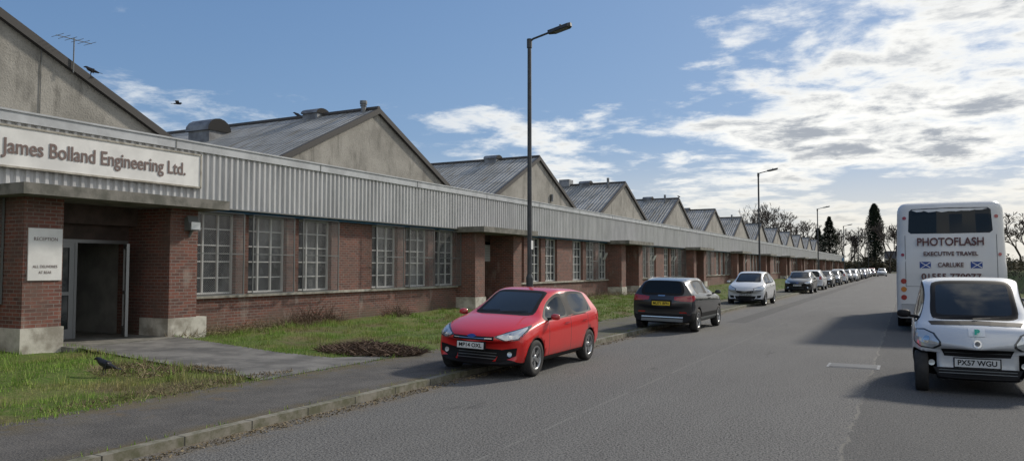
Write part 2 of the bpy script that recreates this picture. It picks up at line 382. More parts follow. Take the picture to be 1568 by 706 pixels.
for k in range(-1,NB):
    e=E0+P*k
    ya=e+2.1; yb=min(e+P-2.1,YEND) 
    if k==-1: ya=-5
    if k==NB-1: yb=YEND
    wall.box(-17.0,XF,ya,yb,-.1,1.02,'brick')
    trim.box(-17.0,-16.52,ya,yb,1.02,1.10,'sillw')
    ws=[(e+o,e+o+1.5) for o in WO if e+o>=ya-.01 and e+o+1.5<=yb+.2]
    ws=[(a,min(b,yb-.08)) for a,b in ws]
    cur=ya
    for i,(a,b) in enumerate(ws):
        wall.box(-17.0,XF,cur,a,1.10,3.34,'brick'); cur=b
        window(a,b,grille=(k<=0 or R()<.3) ,openp=(k>0 and R()<.35))
    wall.box(-17.0,XF,cur,yb,1.10,3.34,'brick')
    trim.box(-16.6,-16.47,ya,yb,3.33,3.415,'blue')
    if k==-1: continue
    for a,b in ((e-2.1,e-1.3),(e+1.3,e+2.1)):
        wall.box(-17.6,-15.7,a,b,-.1,3.28,'brick')
        trim.box(-16.7,-15.66,a-.04,b+(.28 if a>e else .04),-.1,.62,'plinth')
    trim.box(-16.6,-15.05,e-2.5,e+2.5,3.27,3.49,'concrete')
    trim.box(-17.6,-15.3,e-1.3,e+1.3,-.1,.2,'concrete')
    XD=-17.3
    wall.box(XD,-16.9,e-1.3,e+1.3,2.85,3.3,'brown')
    if k==0:
        door.box(-20.0,-19.9,e-1.6,e+1.6,0,3.2,'inter'); door.box(-20,XD,e-1.3,e+1.3,.15,.19,'concrete'); door.box(-20,-17.6,e-1.7,e-1.6,0,3.2,'inter');door.box(-20,-17.6,e+1.6,e+1.7,0,3.2,'inter');door.box(-20,-17.6,e-1.6,e+1.6,3.1,3.2,'inter')
        door.box(-19.9,-19.86,e+.1,e+1.0,.2,2.2,'signw'); door.box(-19.86,-19.84,e+.3,e+.8,1.3,1.9,'wglass')
        door.box(XD,XD+.08,e-1.3,e+1.3,2.5,2.85,'brown')
        for (a,b,c,d) in ((e-1.3,e+1.3,2.42,2.5),(e-1.3,e-1.22,.2,2.42),(e+1.22,e+1.3,.2,2.42),(e-.06,e+.0,.2,2.42)): door.box(XD,XD+.07,a,b,c,d,'alu')
        door.box(XD+.02,XD+.03,e-1.22,e-.06,.2,2.42,'wglass')
        for (a,b,c,d) in ((e-1.22,e-1.10,.2,2.42),(e-.18,e-.06,.2,2.42),(e-1.10,e-.18,.2,.42),(e-1.10,e-.18,1.2,1.28),(e-1.10,e-.18,2.3,2.42)): door.box(XD+.031,XD+.06,a,b,c,d,'alu')
        def leaf(u0,u1,z0,z1,kk,o=0):
            ax=Vector((XD+.08,e+1.2)); dr=Vector((math.cos(.55),-math.sin(.55))); nn=Vector((dr.y,-dr.x))
            q=[ax+dr*u0+nn*(-.02-o),ax+dr*u1+nn*(-.02-o),ax+dr*u0+nn*(.02+o),ax+dr*u1+nn*(.02+o)]
            door.hexa([(p.x,p.y,z) for z in (z0,z1) for p in q],kk)
        leaf(0,.1,.22,2.4,'alu',.01);leaf(.95,1.05,.22,2.4,'alu',.01);leaf(.1,.95,.22,.42,'alu',.01);leaf(.1,.95,2.3,2.4,'alu',.01);leaf(.1,.95,1.2,1.28,'alu',.01);leaf(.1,.95,.42,1.2,'wglass',-.014);leaf(.1,.95,1.28,2.3,'wglass',-.014)
    else:
        if k%3==2 or k in(5,9): door.box(XD,XD+.4,e-1.3,e+1.3,.2,3.0,'shutter')
        else:
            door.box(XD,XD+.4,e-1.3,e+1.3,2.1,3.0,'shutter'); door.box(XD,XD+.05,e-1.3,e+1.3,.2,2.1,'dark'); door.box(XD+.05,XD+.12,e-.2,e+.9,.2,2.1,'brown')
wall.box(-60,-17.0,-5,-4.8,0,4.9,'brick'); wall.box(-60,-17.0,YEND-.2,YEND,0,4.9,'brick')
wall.obj('brick_walls',bl); trim.obj('sills_and_canopies',bl); win.obj('windows',bl); gr.obj('security_grilles',bl); door.obj('doors',bl)
mb=MB()
prof=[];y=-5.0;pit=.2
while y<YEND:
    prof+= [(y,0),(y+.075,0),(y+.10,.045),(y+.165,.045)]; y+=pit
vs=[];
for (yy,dx) in prof: vs+= [(-16.34+dx,yy,3.43),(-16.34+dx,yy,4.86)]
mb.raw(vs,[(2*i,2*i+2,2*i+3,2*i+1) for i in range(len(prof)-1)],'clad')
mb.box(-17.05,-16.35,-5,YEND,3.42,4.84,'cap')
mb.box(-17.1,-16.26,-5.05,YEND+.05,4.84,5.08,'cap')
mb.box(-17.1,-16.235,-5.05,YEND+.05,5.05,5.09,'cap')
mb.box(-16.35,-16.25,-5,YEND,3.395,3.43,'gframe')
for i in range(0,46):
    yy=-3+i*5.3; mb.box(-16.262,-16.252,yy,yy+.03,4.85,5.05,'gframe')
mb.obj('ribbed_cladding',bl)
mb=MB(); mb.box(-22.4,-17.1,-5,YEND,4.70,4.82,'flat'); mb.obj('flat_roof',bl)
gb=MB(); rf=MB(); vt=MB()
XG=-22.4; ZA=9.34; SL=.488; HW=P/2; XB=-66
def vent(x,yy,z,L,w,h):
    vt.box(x-L/2,x+L/2,yy-w/2,yy+w/2,z-.5,z+h*.45,'ventm')
    n=8
    for s in range(n):
        t0=math.pi*s/n;t1=math.pi*(s+1)/n
        r=w*.62
        q=[(yy-math.cos(t0)*r,z+h*.35+math.sin(t0)*h*.65),(yy-math.cos(t1)*r,z+h*.35+math.sin(t1)*h*.65)]
        vt.poly([(x-L*.55,q[0][0],q[0][1]),(x+L*.55,q[0][0],q[0][1]),(x+L*.55,q[1][0],q[1][1]),(x-L*.55,q[1][0],q[1][1])],'ventm',True)
        for xx in (x-L*.55,x+L*.55): vt.poly([(xx,yy,z+h*.35),(xx,q[0][0],q[0][1]),(xx,q[1][0],q[1][1])],'dark' if xx>x else 'ventm')
for k in range(-1,NB):
    yc=11.1+P*k; zv=ZA-SL*HW
    gb.poly([(XG,yc-HW,4.0),(XG,yc+HW,4.0),(XG,yc+HW,zv),(XG,yc,ZA-.02),(XG,yc-HW,zv)],'render')
    gb.poly([(XB,yc-HW,4.0),(XB,yc+HW,4.0),(XB,yc+HW,zv),(XB,yc,ZA),(XB,yc-HW,zv)],'render')
    for sgn in (-1,1):
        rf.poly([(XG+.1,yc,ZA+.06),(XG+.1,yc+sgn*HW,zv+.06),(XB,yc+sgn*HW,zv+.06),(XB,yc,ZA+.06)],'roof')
        a=(yc,ZA);b=(yc+sgn*HW,zv)
        x0,x1=XG+.003,XG+.16
        rf.hexa([(x0,a[0],a[1]-.16),(x1,a[0],a[1]-.16),(x0,b[0],b[1]-.16),(x1,b[0],b[1]-.16),(x0,a[0],a[1]+.10),(x1,a[0],a[1]+.10),(x0,b[0],b[1]+.10),(x1,b[0],b[1]+.10)],'verge')
    rf.tube((XG+.1,yc,ZA+.08),(XB,yc,ZA+.08),.13,.13,'verge',6)
    vent(-25.7-U(0,.6),yc-.1,ZA-.02,.95,.8,.42)
    if k==1:
        vent(-31.6,yc-2.0,ZA-.98,1.5,1.2,1.0)
        vt.tube((-23.0,yc-.3,ZA-.2),(-23.0,yc-.3,ZA+.3),.12,.12,'ventm',10); vt.tube((-23.0,yc-.3,ZA+.3),(-23.0,yc-.3,ZA+.46),.18,.18,'galv',10); vt.tube((-23.0,yc-.3,ZA+.2),(-23.0,yc-.3,ZA+.25),.16,.16,'galv',10)
    if k in(3,4,6): vt.tube((-23.6,yc-1,ZA-.6),(-23.6,yc-1,ZA+.45),.12,.12,'galv',8)
    if k in(3,5): vt.box(-28.6,-27.6,yc-.5,yc+.5,ZA-.1,ZA+.6,'ventm')
    if k==2: vt.tube((XG+.1,yc+2,6.5),(XG+.1,yc+2,7.0),.1,.1,'galv',8)
gb.obj('gable_walls',bl); rf.obj('pitched_roofs',bl); vt.obj('roof_vents',bl)
mb=MB(); mb.tube((XG+.02,13.1,5),(XG+.02,13.1,8.3),.012,.012,'gframe',5); mb.obj('cable',bl)
mb=MB(); mb.box(-16.29,-16.22,8.35,13.62,3.92,4.72,'signw')
for (a,b,c,d) in ((8.33,13.64,3.88,3.92),(8.33,13.64,4.72,4.76),(8.31,8.35,3.88,4.76),(13.62,13.66,3.88,4.76)): mb.box(-16.29,-16.20,a,b,c,d,'sillw')
sg=mb.obj('company_sign_board')
text('James Bolland Engineering Ltd.',.44,(-16.212,10.98,4.31),(H90,0,H90),'signt',sg,'lettering',.006,width=4.42,bold=.006)
mb=MB(); mb.box(-15.70,-15.67,9.03,9.72,1.58,2.64,'signw'); rs=mb.obj('reception_sign')
text('RECEPTION',.1,(-15.666,9.375,2.42),(H90,0,H90),'signt',rs,'lettering',.001,width=.48)
text('ALL DELIVERIES',.08,(-15.666,9.375,1.86),(H90,0,H90),'signt',rs,'lettering',.001,width=.5)
text('AT REAR',.08,(-15.666,9.375,1.74),(H90,0,H90),'signt',rs,'lettering',.001,width=.26)
mb=MB(); mb.hexa([(-15.7,12.75,2.75),(-15.48,12.75,2.75),(-15.7,13.05,2.75),(-15.48,13.05,2.75),(-15.7,12.75,3.05),(-15.6,12.75,3.1),(-15.7,13.05,3.05),(-15.6,13.05,3.1)],'gframe'); mb.box(-15.50,-15.47,12.77,13.03,2.77,2.95,'lampglass'); mb.tube((-15.7,12.9,2.6),(-15.6,12.9,2.78),.03,.03,'gframe'); mb.obj('wall_floodlight')
mb=MB()
mb.tube((XG+.2,13.95,7.7),(XG+.2,13.95,8.75),.02,.02,'gframe',6); mb.tube((XG+.2,13.4,8.70),(XG+.2,14.5,8.72),.012,.012,'gframe',5)
for i in range(6): mb.tube((XG-.1,13.45+i*.2,8.70),(XG+.5,13.45+i*.2,8.72),.008,.008,'gframe',4)
mb.obj('tv_antenna')
mb=MB(); mb.box(-16.2,-16.0,YEND-6,YEND,2.6,4.4,'blue'); mb.box(-16.2,-16.05,YEND-6,YEND-5.8,0,2.6,'galv'); mb.box(-16.2,-16.05,YEND-.2,YEND,0,2.6,'galv'); mb.obj('blue_sign')
# ---------------------------------------------------------------- street lamps
def lamp(x,y,H=8.35):
    mb=MB()
    mb.tube((0,0,.05),(0,0,1.5),.10,.10,'steel',12); mb.tube((0,0,1.5),(0,0,1.6),.10,.07,'steel',12); mb.tube((0,0,1.6),(0,0,H-.25),.068,.055,'steel',12)
    mb.box(-.005,.106,-.05,.05,.5,1.0,'steel')
    mb.tube((0,0,H-.28),(0,0,H-.02),.075,.075,'steel',12)
    pts=[(0,0,H-.1),(.12,0,H-.03),(.35,0,H+.02),(.72,0,H+.10)]
    for a,b in zip(pts,pts[1:]): mb.tube(a,b,.032,.03,'steel',8)
    vs=[(.60,-.06,H+.04),(.78,-.13,H+.05),(1.22,-.13,H+.14),(1.30,-.06,H+.165),(1.30,.06,H+.165),(1.22,.13,H+.14),(.78,.13,H+.05),(.60,.06,H+.04)]
    vt=[(x_+(-.01),y_*.8,z_+.10) for x_,y_,z_ in vs]
    mb.raw(vs+vt,[tuple(range(8))[::-1],tuple(range(8,16))]+[(i,(i+1)%8,8+(i+1)%8,8+i) for i in range(8)],'steel')
    mb.box(.95,.99,-.03,.03,H+.19,H+.26,'steel')
    mb.poly([(.8,-.1,H+.052),(1.2,-.1,H+.134),(1.2,.1,H+.134),(.8,.1,H+.052)],'gframe')
    o=mb.mesh('street_lamp'); return link(o,'street_lamp',None,loc=(x,y,.05))
l0=lamp(-9.5,19.3)
for x,y in((-9.1,54.5),(-8.9,91.2),(-9.0,131.4),(-9,172),(-9,215)): link(l0.data,'street_lamp',None,loc=(x,y,.05))
mb=MB(); mb.box(.07,.085,-.06,.06,2.3,2.55,'signw'); link(mb.mesh('number_plate'),'number_plate',l0)
# ---------------------------------------------------------------- cars
def paint(name,col,lines=(),metal=0,rough=.35,zr=(.28,1.5),hz=()):
    def f(n):
        x,y,z=n.xyz(n.O); g=None
        for yy in lines:
            q=n.m('LESS_THAN',n.m('ABSOLUTE',n.m('SUBTRACT',y,yy)),.007); g=q if g is None else n.m('MAXIMUM',g,q)
        base=n.mix(n.m('MULTIPLY',n.ss(n.noise(n.P,3,5,.6),.35,.75),.10),col,tuple(c*.6+.03 for c in col))
        dirt=n.m('MULTIPLY',n.ss(z,.5,.18),n.ss(n.noise(n.P,5,5,.7),.3,.7)); base=n.mix(n.m('MULTIPLY',dirt,.55),base,(.10,.09,.08))
        if g is not None:
            g=n.m('MULTIPLY',g,n.m('MULTIPLY',n.m('GREATER_THAN',n.m('ABSOLUTE',x),.62),n.m('LESS_THAN',n.m('ABSOLUTE',n.m('SUBTRACT',z,(zr[0]+zr[1])/2)),(zr[1]-zr[0])/2)))
            base=n.mix(g,base,(.01,.01,.01))
        n.put(n.b.inputs['Base Color'],base)
    return mat(name,rough=rough,metal=metal,fn=f,coat=.8)
def section(st):
    y,zb,belt,top,w,wt,c=st; cab=(top-belt)>.2
    p6=(wt,top-.06) if cab else (w*.88,belt+(top-belt)*.45)
    p7=(wt*.86,top-.012) if cab else (w*.70,belt+(top-belt)*.8)
    pts=[(0,zb),(.8*w,zb),(.955*w,zb+.05),(w,zb+min(.26,(belt-zb)*.45)),(w*.995,belt-min(.12,(belt-zb)*.25)),(w*.95,belt),p6,p7,(p7[0]*.5,top-.002),(0,top)]
    return [(x,y-c*(x/w)**2,z) for x,z in pts]
def make_body(stn,side,ws,rs_,black_pillars=(),lowdark=False,paintm=None,arches=(),ar=.35,W=.9,edge=()):
    n=len(stn); V=[];F=[];MI=[];GI=[]
    for s in stn:
        h=section(s); V+=h; V+=[(-x,y,z) for x,y,z in h[1:9]]
    def ring(i):
        b=18*i; return [b+q for q in range(10)]+[b+17-q for q in range(8)]
    for i in range(n-1):
        a=ring(i);b=ring(i+1)
        for q in range(18):
            k=q if q<9 else 17-q
            F.append((a[q],a[(q+1)%18],b[(q+1)%18],b[q]))
            m=0;g=0
            if k==5 and side[0]<=i<side[1]:
                m=1; g=('L' if q>=9 else 'R',)
                seg=0
                for bp in black_pillars:
                    if i==bp: m=2;g=0
                    if i>bp: seg+=1
                if g: g=(g[0],seg)
            if k in(7,8) and ws[0]<=i<ws[1]: m=1;g='W'
            if k in(7,8) and rs_[0]<=i<rs_[1]: m=1;g='B'
            if k<=1 or (lowdark and k<=2): m=2
            MI.append(m);GI.append(g)
    for i,rev in((0,False),(n-1,True)):
        b=18*i; Rr=[b+q for q in range(10)]; L=[b]+[b+9+q for q in range(1,9)]+[b+9]
        for q in range(9):
            if q==0: f=(Rr[0],Rr[1],L[1])
            elif q==8: f=(Rr[8],Rr[9],L[8])
            else: f=(Rr[q],Rr[q+1],L[q+1],L[q])
            F.append(f); MI.append(2 if q==0 or (lowdark and q==1) else 0); GI.append(0)
    me=bpy.data.meshes.new('body'); me.from_pydata(V,[],F)
    mats4=(paintm,M['cglass'],M['black'],M['wscreen'])
    for mm in mats4: me.materials.append(mm)
    for p_,m,g in zip(me.polygons,MI,GI): p_.material_index=3 if g=='W' else m; p_.use_smooth=True
    bm=bmesh.new(); bm.from_mesh(me); bm.faces.ensure_lookup_table()
    cl=bm.edges.layers.float.new('crease_edge')
    groups={}
    for f,g in zip(bm.faces,GI):
        if g: groups.setdefault(g,[]).append(f)
    for e in bm.edges:
        a,b=e.verts; ka=a.index%18;kb=b.index%18; ra=a.index//18; rb=b.index//18
        if ka in(5,14) and kb in(5,14): e[cl]=.5
        if ka in(6,15) and kb in(6,15): e[cl]=.35
        if ka in(4,13) and kb in(4,13): e[cl]=.3
        if ra==rb and ra in edge: e[cl]=.6
    for g,fl in groups.items():
        r=bmesh.ops.inset_region(bm,faces=fl,thickness=.018,depth=-.006,use_even_offset=True)
        for f in r['faces']: f.material_index=2
    bmesh.ops.recalc_face_normals(bm,faces=bm.faces)
    bm.to_mesh(me); bm.free()
    o=bpy.data.objects.new('tmp',me); COL.objects.link(o)
    md=o.modifiers.new('s','SUBSURF'); md.levels=2; md.render_levels=2
    bpy.context.view_layer.update(); dg=bpy.context.evaluated_depsgraph_get()
    sm=bpy.data.meshes.new_from_object(o.evaluated_get(dg))
    bvh=BVHTree.FromPolygons([v.co.copy() for v in sm.vertices],[tuple(p_.vertices) for p_ in sm.polygons])
    cb=MB()
    for yy in arches:
        for sg_ in(-1,1):
            cb.tube((sg_*(W+.25),yy,ar-.02),(sg_*(W-.30),yy,ar-.02),ar+.035,ar+.035,'black',28,True,False)
    cm=cb.mesh('cut'); cm.materials.clear()
    for mm in mats4: cm.materials.append(mm)
    for p_ in cm.polygons: p_.material_index=2
    bm=bmesh.new(); bm.from_mesh(cm); bmesh.ops.remove_doubles(bm,verts=bm.verts,dist=1e-5); bmesh.ops.recalc_face_normals(bm,faces=bm.faces); bm.to_mesh(cm); bm.free()
    co=bpy.data.objects.new('cut',cm); COL.objects.link(co)
    bo=o.modifiers.new('b','BOOLEAN'); bo.operation='DIFFERENCE'; bo.object=co; bo.solver='EXACT'
    bpy.context.view_layer.update(); dg=bpy.context.evaluated_depsgraph_get()
    fm=bpy.data.meshes.new_from_object(o.evaluated_get(dg)); fm.name='body'
    if len(fm.polygons)<100: fm=sm
    bpy.data.objects.remove(o); bpy.data.objects.remove(co)
    return fm,bvh
def patch(mb,bvh,ang,top,bot,off,k,mirror=False,nr=4,nc=3,y0=None):
    a=math.radians(ang); d=Vector((-math.sin(a),-math.cos(a),0)); Ux=Vector((math.cos(a),-math.sin(a),0)); base=Vector((0,0,0))
    if y0 is not None: Ux=Vector((1,0,0)); base=Vector((0,y0,0))
    G=[]
    cols=[]
    for i in range(len(top)-1):
        for j in range(nc): t=j/nc; cols.append(((top[i][0]*(1-t)+top[i+1][0]*t,top[i][1]*(1-t)+top[i+1][1]*t),(bot[i][0]*(1-t)+bot[i+1][0]*t,bot[i][1]*(1-t)+bot[i+1][1]*t)))
    cols.append((top[-1],bot[-1]))
    for (tt,bb) in cols:
        row=[]
        for j in range(nr+1):
            t=j/nr; u=tt[0]*(1-t)+bb[0]*t; z=tt[1]*(1-t)+bb[1]*t
            o=base+Ux*u+Vector((0,0,z))-d*14
            h=bvh.ray_cast(o,d,40)
            if h[0] is None: row.append(None)
            else:
                nn=h[1]; 
                if nn.dot(d)>0: nn=-nn
                row.append(h[0]+nn*off)
        G.append(row)
    for sgn in ((1,-1) if mirror else (1,)):
        for i in range(len(G)-1):
            for j in range(nr):
                q=[G[i][j],G[i+1][j],G[i+1][j+1],G[i][j+1]]
                if any(x is None for x in q): continue
                if max((q[0]-q[2]).length,(q[1]-q[3]).length)>.45 and abs(ang)!=90 and ang!=180: continue
                q=[(x.x*sgn,x.y,x.z) for x in q]
                if sgn<0: q=q[::-1]
                mb.poly(q,k,True)
def disc_patch(mb,bvh,ang,u,z,r,off,k,mirror=False,y0=None):
    t=[(u-r*math.cos(math.pi*i/6),z+r*math.sin(math.pi*i/6)) for i in range(7)]
    b=[(p[0],2*z-p[1]) for p in t]; patch(mb,bvh,ang,t,b,off,k,mirror,3,1,y0)
def rect(u0,u1,z0,z1): return [(u0,z1),((u0+u1)/2,z1),(u1,z1)],[(u0,z0),((u0+u1)/2,z0),(u1,z0)]
def wheel_mesh(r=.32,w=.21,spokes=5,col='alloy',double=True):
    mb=MB(); n=32; rr=r*.66
    prof=[(rr,-w*.5+.015),(r*.80,-w*.5),(r*.95,-w*.46),(r,-w*.36),(r,w*.36),(r*.95,w*.46),(r*.80,w*.5),(rr,w*.5-.015)]
    def lathe(pf,k,close=False):
        vs=[]
        for (q,x) in pf:
            for i in range(n): t=2*math.pi*i/n; vs.append((x,q*math.cos(t),q*math.sin(t)))
        fs=[(a*n+i,a*n+(i+1)%n,(a+1)*n+(i+1)%n,(a+1)*n+i) for a in range(len(pf)-1) for i in range(n)]
        mb.raw(vs,fs,k,True)
    lathe(prof,'rubber'); lathe([(rr+.005,w*.5-.012),(rr-.02,w*.5-.005),(rr-.03,w*.5-.03),(rr-.035,-w*.4)],col)
    lathe([(rr-.03,-w*.1),(.001,-w*.1)],'black')
    for i in range(spokes):
        for dd in ((-.16,.16) if double else (0,)):
            t=2*math.pi*i/spokes; c,s=math.cos(t),math.sin(t)
            def pt(rad,side,x):
                off=side+ (dd*rad*.9)
                return (x,c*rad-s*off,s*rad+c*off)
            b=.022 if double else .035
            x1=w*.5-.02;x2=w*.5-.045
            mb.hexa([pt(.04,-b,x2-.02),pt(.04,b,x2-.02),pt(rr-.02,-b*.8,x2),pt(rr-.02,b*.8,x2),pt(.04,-b,x1-.02),pt(.04,b,x1-.02),pt(rr-.02,-b*.8,x1),pt(rr-.02,b*.8,x1)],col)
    lathe([(.055,w*.5-.06),(.055,w*.5-.03),(.04,w*.5-.022),(.001,w*.5-.022)],col)
    return mb.mesh('wheel')
WH=wheel_mesh(); WH2=wheel_mesh(.33,.22,5,'alloy',False); WHS=wheel_mesh(.28,.17,6,'alloy',False)
def mirror_mesh(pm):
    bm=bmesh.new(); bmesh.ops.create_icosphere(bm,subdivisions=3,radius=1)
    for v in bm.verts:
        c=v.co
        f=lambda t,p: math.copysign(abs(t)**p,t)
        v.co=Vector((f(c.x,.75)*.09,(c.y*.07 if c.y>0 else c.y*.02),f(c.z,.75)*.058))
    me=bpy.data.meshes.new('door_mirror'); bm.to_mesh(me); bm.free(); me.materials.append(pm)
    for p_ in me.polygons: p_.use_smooth=True
    return me
def car(kind,pm_key,name,loc,rot,sc=1,roll=0,plate=None,cache={}):
    pm=M[pm_key]
    if kind not in cache:
        T=KIND[kind]; body,bvh=make_body(T['st'],T['side'],T['ws'],T['rs'],T.get('bp',()),T.get('low',False),M['p_silver'],T['ax'],T['r'],T['W'],T.get('edge',()))
        mb=MB(); T['det'](mb,bvh); cache[kind]=(body,mb.mesh('lights_and_trim'),bvh)
    body,det,bvh=cache[kind]; T=KIND[kind]
    e=empty(name,loc,(0,roll,rot),sc)
    b=body.copy(); b.materials[0]=pm; link(b,'body',e); link(det,'lights_and_trim',e)
    for yy in T['ax']:
        for sg_ in(-1,1):
            tw=.10; link(T['wh'],'wheel',e,loc=(sg_*(T['W']-tw-.015),yy,T['r']-.02+.0),rot=(U(0,1.2),0,0 if sg_>0 else math.pi))
    mm=mirror_mesh(pm if T.get('mcol',True) else M['black'])
    mx,my,mz=T['mir']
    for sg_ in(-1,1):
        link(mm,'door_mirror',e,loc=(sg_*mx,my,mz))
        q=MB(); q.tube((sg_*(mx-.2),my,mz-.05),(sg_*mx,my,mz-.02),.025,.02,'black',6); q.obj('mirror_arm',e)
    if plate:
        for (sidep,(py,pz_)) in (('f',T['pf']),('r',T['pr'])):
            rz=math.pi if sidep=='f' else 0
            k='platew' if sidep=='f' else 'platey'
            s_=1 if sidep=='f' else -1
            pys=[]
            for zz in (pz_-.06,pz_,pz_+.06):
                h=bvh.ray_cast(Vector((.013,s_*8,zz)),Vector((0,-s_,0)),12)
                if h[0] is not None: pys.append(h[0].y*s_)
            if pys: py=s_*(max(pys)+.014)
            q=MB(); q.box(-.26,.26,py-.006,py+.006,pz_-.055,pz_+.055,k); 
            a,b_=sorted((py-s_*.007,py-s_*.06)); q.box(-.275,.275,a,b_,pz_-.068,pz_+.068,'black')
            q.obj('number_plate',e)
            text(plate,.095,(0,py+s_*.008,pz_),(H90,0,rz),'black',e,'plate_lettering',.001,width=.45,bold=.002)
    return e
def det_hatch(mb,b):
    patch(mb,b,0,*rect(-.40,.40,.635,.70),.004,'black')
    patch(mb,b,0,*rect(-.37,.37,.662,.672),.008,'chrome')
    t,bt=[(-.09,.70),(-.05,.72),(0,.727),(.05,.72),(.09,.70)],[(-.09,.695),(-.05,.675),(0,.668),(.05,.675),(.09,.695)]
    patch(mb,b,0,t,bt,.012,'navy',nr=3,nc=2)
    patch(mb,b,0,[(-.46,.47),(0,.47),(.46,.47)],[(-.34,.25),(0,.25),(.34,.25)],.004,'black')
    for z in (.30,.35,.40): patch(mb,b,0,*rect(-.38,.38,z-.006,z+.006),.012,'gframe',nr=1)
    patch(mb,b,20,[(.46,.46),(.62,.49),(.80,.52)],[(.40,.27),(.56,.29),(.78,.38)],.004,'black',True,y0=1.95)
    disc_patch(mb,b,20,.66,.40,.045,.012,'lampglass',True,y0=1.95)
    L=([(.28,.705),(.55,.775),(.85,.83),(1.14,.885)],[(.28,.685),(.50,.625),(.80,.655),(1.14,.86)])
    patch(mb,b,35,*L,.004,'lampdark',True,y0=1.85,nc=5)
    patch(mb,b,35,[(.34,.71),(.56,.76),(.82,.81),(1.03,.85)],[(.33,.69),(.51,.645),(.77,.675),(1.03,.83)],.010,'lampglass',True,y0=1.85,nc=5)
    disc_patch(mb,b,35,.62,.71,.042,.017,'chrome',True,y0=1.85)
    patch(mb,b,90,[(-.66,.945),(.0,.965),(1.15,.985)],[(-.66,.93),(.0,.95),(1.15,.97)],.006,'black',True,nr=1)
    for yy in (-.05,-1.0): patch(mb,b,90,*rect(-yy-.11,-yy+.10,.83,.86),.02,'trimred',True,nr=2)
    patch(mb,b,90,[(-1.0,.30),(1.0,.30)],[(-1.0,.235),(1.0,.235)],.006,'black',True,nr=2,nc=6)
    patch(mb,b,180,[(.52,.93),(.70,1.0),(.88,1.02)],[(.50,.80),(.70,.80),(.88,.78)],.006,'redlamp',True)
    patch(mb,b,90,[(2.12,1.0),(1.92,1.03)],[(2.12,.80),(1.95,.86)],.006,'redlamp',True)
    patch(mb,b,180,*rect(-.55,.55,.28,.42),.005,'black')
    for x0,x1 in((-.45,.05),(.1,.62)):
        patch(mb,b,0,[(x0,1.085),(x1,1.055)],[(x0,1.075),(x1,1.045)],.012,'black',nr=1,nc=5)
def det_suv(mb,b):
    patch(mb,b,0,*rect(-.42,.42,.42,.78),.005,'black')
    patch(mb,b,30,[(.38,.80),(.72,.85),(1.02,.89)],[(.38,.71),(.72,.73),(1.02,.80)],.006,'lampglass',True,y0=1.85)
    patch(mb,b,20,[(.50,.54),(.78,.56)],[(.5,.36),(.76,.38)],.004,'black',True,y0=1.9)
    patch(mb,b,180,[(.36,.99),(.56,1.01),(.80,1.03)],[(.36,.90),(.56,.87),(.80,.86)],.008,'redlamp',True)
    patch(mb,b,140,[(.80,1.03),(.95,1.03),(1.12,1.02)],[(.80,.86),(.95,.87),(1.12,.93)],.008,'redlamp',True,y0=-1.95)
    patch(mb,b,180,*rect(-.30,.30,.74,.90),.004,'black')
    patch(mb,b,180,*rect(-.72,.72,.36,.50),.006,'black')
    patch(mb,b,180,*rect(-.60,.60,.29,.37),.012,'gframe')
    patch(mb,b,180,*rect(-.60,.60,.40,.425),.014,'chrome',nr=1)
    patch(mb,b,180,*rect(.50,.70,.53,.57),.008,'redlamp',True)
    patch(mb,b,180,*rect(-.10,.10,1.0,1.03),.010,'chrome',nr=1)
    patch(mb,b,90,[(-.7,1.02),(1.2,1.08)],[(-.7,1.005),(1.2,1.065)],.006,'chrome',True,nr=1,nc=6)
    for yy in (-.05,-1.0): patch(mb,b,90,*rect(-yy-.11,-yy+.10,.90,.93),.02,'black',True,nr=2)
    patch(mb,b,90,[(-1.0,.40),(1.0,.40)],[(-1.0,.28),(1.0,.28)],.008,'gframe',True,nr=2,nc=6)
    for s_ in(-1,1):
        pp=[(s_*.56,.1,1.44),(s_*.585,-.3,1.49),(s_*.585,-1.0,1.485),(s_*.56,-1.5,1.43)]
        for a,c in zip(pp,pp[1:]): mb.tube(a,c,.015,.015,'chrome',6)
def det_mpv(mb,b):
    patch(mb,b,0,[(-.42,.70),(0,.68),(.42,.70)],[(-.36,.60),(0,.57),(.36,.60)],.004,'black')
    patch(mb,b,0,*rect(-.38,.38,.645,.665),.01,'chrome',nr=1)
    patch(mb,b,0,[(-.5,.44),(0,.44),(.5,.44)],[(-.42,.28),(0,.26),(.42,.28)],.004,'black')
    patch(mb,b,30,[(.32,.80),(.6,.87),(.88,.93),(1.08,.97)],[(.32,.70),(.58,.67),(.86,.70),(1.08,.88)],.005,'lampdark',True,y0=1.8,nc=4)
    patch(mb,b,30,[(.36,.79),(.6,.85),(.86,.91),(1.0,.93)],[(.36,.71),(.58,.69),(.84,.72),(1.0,.85)],.011,'lampglass',True,y0=1.8,nc=4)
    patch(mb,b,20,[(.58,.46),(.78,.48)],[(.56,.34),(.74,.36)],.006,'black',True,y0=1.9)
    patch(mb,b,180,[(.6,1.1),(.85,1.12)],[(.58,.85),(.85,.82)],.008,'redlamp',True)
    for yy in (-.0,-.95): patch(mb,b,90,*rect(-yy-.11,-yy+.10,.90,.93),.02,'black',True,nr=2)
